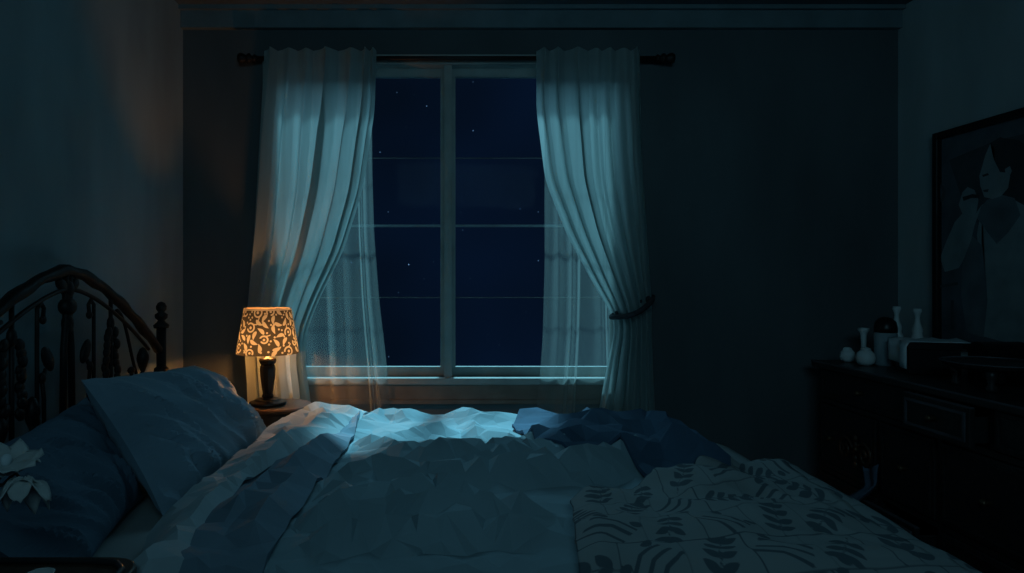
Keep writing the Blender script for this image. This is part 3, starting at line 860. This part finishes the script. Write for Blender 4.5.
bottle(2.128, 3.115, .252, 'slender pale vase with flared lip nearest the picture frame, above the box', 0)
bc = (2.0, 2.86); rz = -.30
t = thing('keepsake_box', 'dark keepsake box with pale sheet over its lid, on dresser', 'box', (bc[0], bc[1], DZ), rz)
def lp(name, b, m, par, **k):
    return obj(name, b, m, par, smooth=False, **k)
lp('box_body', bx(new(), -.095, .085, -.085, .085, 0, .10), M_BLACK, t, bevel=.003)
lp('box_lid', bx(new(), -.099, .089, -.089, .089, .10, .128), M_BLACK, t, bevel=.003)
b = new(); rows = []
for j in range(12):
    row = []
    for i in range(12):
        s, q = i/11, j/11
        L_ = .33*s - .13 + .02*q; y = -.10 + .20*q
        if L_ < -.02: x = -.108 - .01*math.sin(8*q) - .02*(1 - (L_ + .02)/-.12) * 0; z = .131 + (L_ + .02)
        else: x = -.106 + (L_ + .02); z = .131 + .004*math.sin(20*s)*q
        row.append(b.verts.new((x, y, z)))
    rows.append(row)
for a, c in zip(rows, rows[1:]):
    for i in range(11): b.faces.new((a[i], a[i+1], c[i+1], c[i]))
o = obj('paper_sheet', b, M_PALE, None, smooth=True, solid=.002); o.location = (bc[0], bc[1], DZ + .001); o.rotation_euler = (0, 0, rz)
tag(o, 'pale sheet of paper lying on the dark keepsake box', 'paper')
tx, ty = 1.945, 2.44
t = thing('footed_tray', 'dark round footed tray on the dresser, under the picture', 'tray', (tx, ty, DZ))
b = new(); lathe(b, [(0, .072), (.13, .072), (.158, .082), (.166, .094), (.160, .094), (.150, .086), (0, .084)], (tx, ty, DZ), 40); part('tray_plate', b, M_WOOD, t, smooth=False)
b = new(); tube(b, [(tx + .163*math.cos(2*PI*k/36), ty + .163*math.sin(2*PI*k/36), DZ+.0945) for k in range(37)], .003, 6); part('tray_rim_highlight', b, M_EDGE_HILITE, t, smooth=True)  # pale ring, a painted highlight around the plate's edge
for k in range(4):
    a = PI/4 + k*PI/2; b = new(); lathe(b, [(0, 0), (.014, 0), (.018, .012), (.010, .03), (.016, .05), (.02, .072), (0, .072)], (tx + .115*math.cos(a), ty + .115*math.sin(a), DZ), 12); part('foot', b, M_WOOD, t, smooth=True)
t = thing('casket', 'black casket with arched lid on the dresser behind the footed tray', 'box', (2.13, 2.672, DZ))
lp('casket_body', bx(new(), -.07, .09, -.055, .055, 0, .10), M_BLACK, t, bevel=.003)
b = new(); rows = []
for k in range(13):
    a = PI*k/12; rows.append([b.verts.new((x, .057*math.cos(a), .10 + .045*math.sin(a))) for x in (-.072, .092)])
for a, c in zip(rows, rows[1:]): b.faces.new((a[0], a[1], c[1], c[0]))
b.faces.new([r[0] for r in rows]); b.faces.new([r[1] for r in rows][::-1]); b.faces.new((rows[0][0], rows[-1][0], rows[-1][1], rows[0][1]))
lp('casket_lid', b, M_BLACK, t)

# ------------------------------------------------------------------ framed picture on the right wall
py0, py1, pz0, pz1 = 2.33, 3.16, 1.04, 2.005
pic = thing('framed_picture', 'large dark-framed picture of a pale dark-haired figure on the right wall', 'picture', (XR, (py0+py1)/2, pz0))
b = new(); xf0, xf1, fw = XR - .035, XR - .001, .03
bx(b, xf0, xf1, py0, py0+fw, pz0, pz1); bx(b, xf0, xf1, py1-fw, py1, pz0, pz1)
bx(b, xf0, xf1, py0+fw, py1-fw, pz0, pz0+fw); bx(b, xf0, xf1, py0+fw, py1-fw, pz1-fw, pz1)
part('picture_frame', b, M_BLACK, pic, bevel=.003)
PM = [mat('picture_ground', (.075, .10, .12), .8, .25, 8), mat('picture_flesh', (.20, .25, .27), .8, .2, 9), mat('picture_hair', (.028, .036, .043), .8, .2, 9), mat('picture_cloth', (.105, .135, .155), .8, .25, 9), mat('picture_line', (.05, .065, .075), .8, .2, 9)]
b = new(); layer = [0]
def flat(poly, mi):
    layer[0] += 1; x = XR - .012 - .0004*layer[0]
    pts = []
    for px, py in poly:
        d = XR * F / (px - VX); pts.append(Vector((x, d, CZ - (py - VY)*d/F)))
    vs = [b.verts.new(p) for p in pts]
    f = b.faces.new(vs); f.material_index = mi
    r = bmesh.ops.triangulate(b, faces=[f])
def quad(y0, y1, z0, z1, mi):
    vs = [b.verts.new((XR-.012, y, z)) for y, z in ((y0, z0), (y1, z0), (y1, z1), (y0, z1))]
    b.faces.new(vs).material_index = mi
quad(py0+.01, py1-.01, pz0+.01, pz1-.01, 0)
flat([(952, 160), (1000, 140), (1045, 130), (1045, 190), (1010, 260), (985, 230), (965, 200)], 4)
# hair mass behind, torso, arm, hand, head, hair in front
flat([(994, 143), (1005, 138), (1022, 140), (1036, 152), (1040, 178), (1034, 200), (1018, 205), (1006, 198), (998, 172)], 2)
flat([(985, 205), (1000, 195), (1018, 200), (1036, 210), (1044, 240), (1035, 300), (1030, 348), (985, 336), (990, 300), (984, 270), (980, 235)], 1)
flat([(978, 215), (990, 200), (1006, 195), (1018, 198), (1024, 215), (1012, 232), (1000, 244), (992, 234)], 3)
flat([(985, 205), (978, 225), (972, 250), (962, 268), (948, 272), (943, 258), (950, 240), (958, 222), (967, 212), (976, 218)], 1)
flat([(966, 262), (976, 236), (986, 246), (991, 300), (987, 338), (970, 332), (964, 295)], 3)
flat([(962, 205), (966, 192), (971, 187), (978, 190), (982, 200), (980, 212), (974, 222), (966, 214)], 1)
flat([(966, 197), (976, 194), (983, 195), (983, 198), (975, 198), (967, 201)], 2)
flat([(984, 186), (983, 176), (986, 166), (989, 155), (994, 144), (998, 150), (999, 160), (1008, 170), (1014, 176), (1012, 188), (1005, 196), (996, 199), (988, 197), (986, 191)], 1)
flat([(994, 143), (999, 150), (998, 160), (1004, 172), (1013, 173), (1018, 166), (1024, 160), (1020, 142), (1004, 137)], 2)
flat([(1009, 169), (1014, 166), (1016, 171), (1013, 178), (1010, 177)], 1)
flat([(986, 175), (992, 173), (993, 175), (987, 177)], 2)
flat([(987, 190), (993, 189), (992, 192), (988, 192)], 4)

flat([(938, 190), (945, 184), (950, 190), (948, 200), (941, 204), (937, 198)], 4)
flat([(941, 191), (945, 188), (947, 192), (945, 198), (942, 198)], 0)
flat([(938, 286), (962, 282), (962, 285), (938, 289)], 4); flat([(955, 300), (958, 300), (958, 330), (955, 329)], 4)
o = part('canvas', b, PM, pic); 

# ------------------------------------------------------------------ near nightstand, vase and blossoms in the left foreground
nz = .782
n2 = thing('bedside_table', 'dark bedside table with scalloped top edge in the near left corner', 'nightstand', (-.93, 1.2, 0))
def round_slab(b, x0, x1, y0, y1, z0, z1, r):
    pts = []
    for cx_, cy_, a0 in ((x1-r, y1-r, 0), (x0+r, y1-r, PI/2), (x0+r, y0+r, PI), (x1-r, y0+r, 1.5*PI)):
        for k in range(8): a = a0 + PI/2*k/7; pts.append((cx_ + r*math.cos(a), cy_ + r*math.sin(a)))
    lo = [b.verts.new((x, y, z0)) for x, y in pts]; hi = [b.verts.new((x, y, z1)) for x, y in pts]; n = len(pts)
    for k in range(n): b.faces.new((lo[k], lo[(k+1) % n], hi[(k+1) % n], hi[k]))
    b.faces.new(lo[::-1]); b.faces.new(hi)
b = new(); round_slab(b, -1.28, -.605, 1.0, 1.405, nz-.03, nz, .07); part('table_top', b, M_WOOD2, n2, bevel=.006)
b = new()
tube(b, [(-1.26, 1.37, nz+.004), (-.70, 1.37, nz+.004), (-.65, 1.36, nz+.004), (-.625, 1.33, nz+.004), (-.62, 1.28, nz+.004), (-.62, 1.02, nz+.004)], .007, 6)
part('rim_bead', b, M_WOOD, n2, smooth=True)
part('cabinet_body', bx(new(), -1.25, -.64, 1.03, 1.36, .08, nz-.03), M_WOOD, n2)
b = new(); bx(b, -1.23, -.66, 1.018, 1.03, .5, .68); d_ = part('drawer', b, M_WOOD2, n2)
b = new(); lathe(b, [(0, 0), (.012, 0), (.007, .008), (.014, .018), (0, .026)], (-.945, 1.018, .59), 12, Matrix.Rotation(PI/2, 4, 'X')); k_ = part('knob', b, M_BRASS, n2, smooth=True); k_.parent = d_
for x in (-1.23, -.66):
    for y in (1.05, 1.34):
        b = new(); lathe(b, [(0, 0), (.018, 0), (.025, .04), (.02, .08), (0, .08)], (x, y, 0), 10); part('leg', b, M_WOOD, n2, smooth=True)
vx, vy = -1.02, 1.24
b = new(); lathe(b, [(0, 0), (.035, 0), (.048, .03), (.052, .06), (.04, .10), (.024, .125), (.03, .14), (.024, .14), (.018, .125), (0, .11)], (vx, vy, nz), 20)
tag(obj('bud_vase', b, M_BLACK), 'small dark vase at the left edge holding pale blossoms', 'vase')
def petal(b, base, d, up, L, w, curl, n=7, seed=0):
    d = Vector(d).normalized(); up = Vector(up); up = (up - d*up.dot(d)).normalized(); sd = d.cross(up); rows = []
    for j in range(n + 1):
        t = j/n; row = []
        for i in range(5):
            s = -1 + i/2; ww = w*math.sin(PI*min(1, .12 + .8*t))**.7 * (1 if t < .95 else .8)
            q = Vector(base) + d*(L*t) + up*(curl*t*t*L - .25*w*s*s + .004*math.sin(7*t + s*3 + seed)) + sd*(s*ww)
            row.append(b.verts.new(q))
        rows.append(row)
    for a, c in zip(rows, rows[1:]):
        for i in range(4): b.faces.new((a[i], a[i+1], c[i+1], c[i]))
def flower(label, c, axis, L, w, curl, k, stem, rand, down=False):
    t = thing('blossom', label, 'flower', c, 0, 'pale blossoms at the left edge')
    b = new(); axis = Vector(axis).normalized(); a0 = axis.orthogonal().normalized(); a1 = axis.cross(a0); r = random.Random(rand)
    for q in range(k):
        an = 2*PI*q/k + r.uniform(-.2, .2); d = a0*math.cos(an) + a1*math.sin(an) + axis*.25
        petal(b, c, d, axis, L*r.uniform(.8, 1.1), w, curl*r.uniform(.6, 1.3), seed=q)
    part('petals', b, M_PETAL, t, smooth=True, solid=.0015)
    b = new(); blob(b, Vector(c) + axis*.012, .010, .010, .012, None, 10, 6); part('flower_centre', b, M_PALE, t, smooth=True)
    b = new(); tube(b, stem, .0035, 6); part('stem', b, M_STEM, t, smooth=True)
c1 = P(6, 466, 1.27); c2 = P(22, 497, 1.27)
flower('pale open blossom at the left edge, upper of the two', c1, (.15, -.25, 1), .064, .024, .12, 7,
       [c1, c1 + Vector((-.02, 0, -.04)), Vector((vx+.06, vy, nz+.22)), Vector((vx+.01, vy, nz+.15)), Vector((vx, vy, nz+.115))], 3)
flower('pale drooping blossom below the open one at the left edge', c2 + Vector((0, 0, .03)), (.25, -.35, -1), .058, .021, .9, 6,
       [c2 + Vector((0, 0, .03)), c2 + Vector((-.012, 0, .045)), c2 + Vector((-.04, .005, .02)), Vector((vx+.045, vy+.01, nz+.2)), Vector((vx+.008, vy+.006, nz+.15)), Vector((vx+.004, vy+.004, nz+.115))], 8)
b = new(); cpx = P(40, 573, 1.22); lathe(b, [(0, 0), (.016, 0), (.02, .01), (.02, .035), (.024, .045), (.02, .045), (.016, .03), (0, .02)], (cpx.x, 1.22, nz), 18)
tag(obj('small_cup', b, M_PETAL), 'small pale cup on the bedside table, cut by the bottom edge', 'cup')

# ------------------------------------------------------------------ sky, lights, camera
wd = bpy.data.worlds.new('night_sky'); bpy.context.scene.world = wd; wd.use_nodes = True; nt = wd.node_tree
bg = nt.nodes['Background']; tc = nt.nodes.new('ShaderNodeTexCoord')
gn = nt.nodes.new('ShaderNodeTexNoise'); gn.inputs['Scale'].default_value = 3.2; gn.inputs['Detail'].default_value = 2
rp = nt.nodes.new('ShaderNodeValToRGB'); rp.color_ramp.elements[0].position = .35; rp.color_ramp.elements[1].position = .75
rp.color_ramp.elements[0].color = srgb(4, 13, 25) + (1,); rp.color_ramp.elements[1].color = srgb(7, 22, 44) + (1,)
vo = nt.nodes.new('ShaderNodeTexVoronoi'); vo.inputs['Scale'].default_value = 75
ma = nt.nodes.new('ShaderNodeMath'); ma.operation = 'LESS_THAN'; ma.inputs[1].default_value = .07
sep = nt.nodes.new('ShaderNodeSeparateColor'); pw = nt.nodes.new('ShaderNodeMath'); pw.operation = 'POWER'; pw.inputs[1].default_value = 7
mu = nt.nodes.new('ShaderNodeMath'); mu.operation = 'MULTIPLY'
mx = nt.nodes.new('ShaderNodeMix'); mx.data_type = 'RGBA'; mx.blend_type = 'ADD'; mx.inputs[7].default_value = srgb(120, 160, 200) + (1,)
L = nt.links.new
L(tc.outputs['Generated'], gn.inputs[0]); L(tc.outputs['Generated'], vo.inputs[0]); L(gn.outputs[0], rp.inputs[0])
L(vo.outputs['Distance'], ma.inputs[0]); L(vo.outputs['Color'], sep.inputs[0]); L(sep.outputs[0], pw.inputs[0]); L(ma.outputs[0], mu.inputs[0]); L(pw.outputs[0], mu.inputs[1])
L(mu.outputs[0], mx.inputs[0]); L(rp.outputs[0], mx.inputs[6]); L(mx.outputs[2], bg.inputs[0])
bg.inputs[1].default_value = 1.0

def light(name, typ, loc, target, energy, col, **k):
    l = bpy.data.lights.new(name, typ); l.energy = energy; l.color = col
    for a, v in k.items(): setattr(l, a, v)
    o = bpy.data.objects.new(name, l); C.objects.link(o); o.location = loc
    if target is not None: o.rotation_euler = (Vector(target) - Vector(loc)).to_track_quat('-Z', 'Y').to_euler()
    return o
light('moon', 'SUN', (.3, 5, 5), Vector((.3, 5, 5)) + Vector((-.10, -1, -1.46)), 5.2, (.36, .84, .95), angle=math.radians(5.5))
light('sky_glow', 'AREA', (0, 5.0, 3.6), (0, 3.3, 1.5), 62, (.30, .72, .90), shape='RECTANGLE', size=2.6, size_y=1.6)
light('room_fill', 'AREA', (.25, -.9, 2.4), (.7, 3.4, 1.9), 5.0, (.34, .76, .95), shape='RECTANGLE', size=1.6, size_y=.5, spread=math.radians(120))
light('lamp_light', 'POINT', (LX, LY, SZ0 + .032), None, 10, (1.0, .38, .09), shadow_soft_size=.022)

cam = bpy.data.cameras.new('camera'); co = bpy.data.objects.new('camera', cam); C.objects.link(co)
co.location = (0, 0, CZ); co.rotation_euler = (PI/2, 0, 0)
cam.sensor_width = 36; cam.lens = 36 * F / 1024
cam.shift_x = (512 - VX) / 1024; cam.shift_y = -(286.5 - VY) / 1024; cam.clip_start = .05
bpy.context.scene.camera = co
vs_ = bpy.context.scene.view_settings
vs_.view_transform = 'Standard'; vs_.look = 'None'; vs_.exposure = 0; vs_.gamma = 1
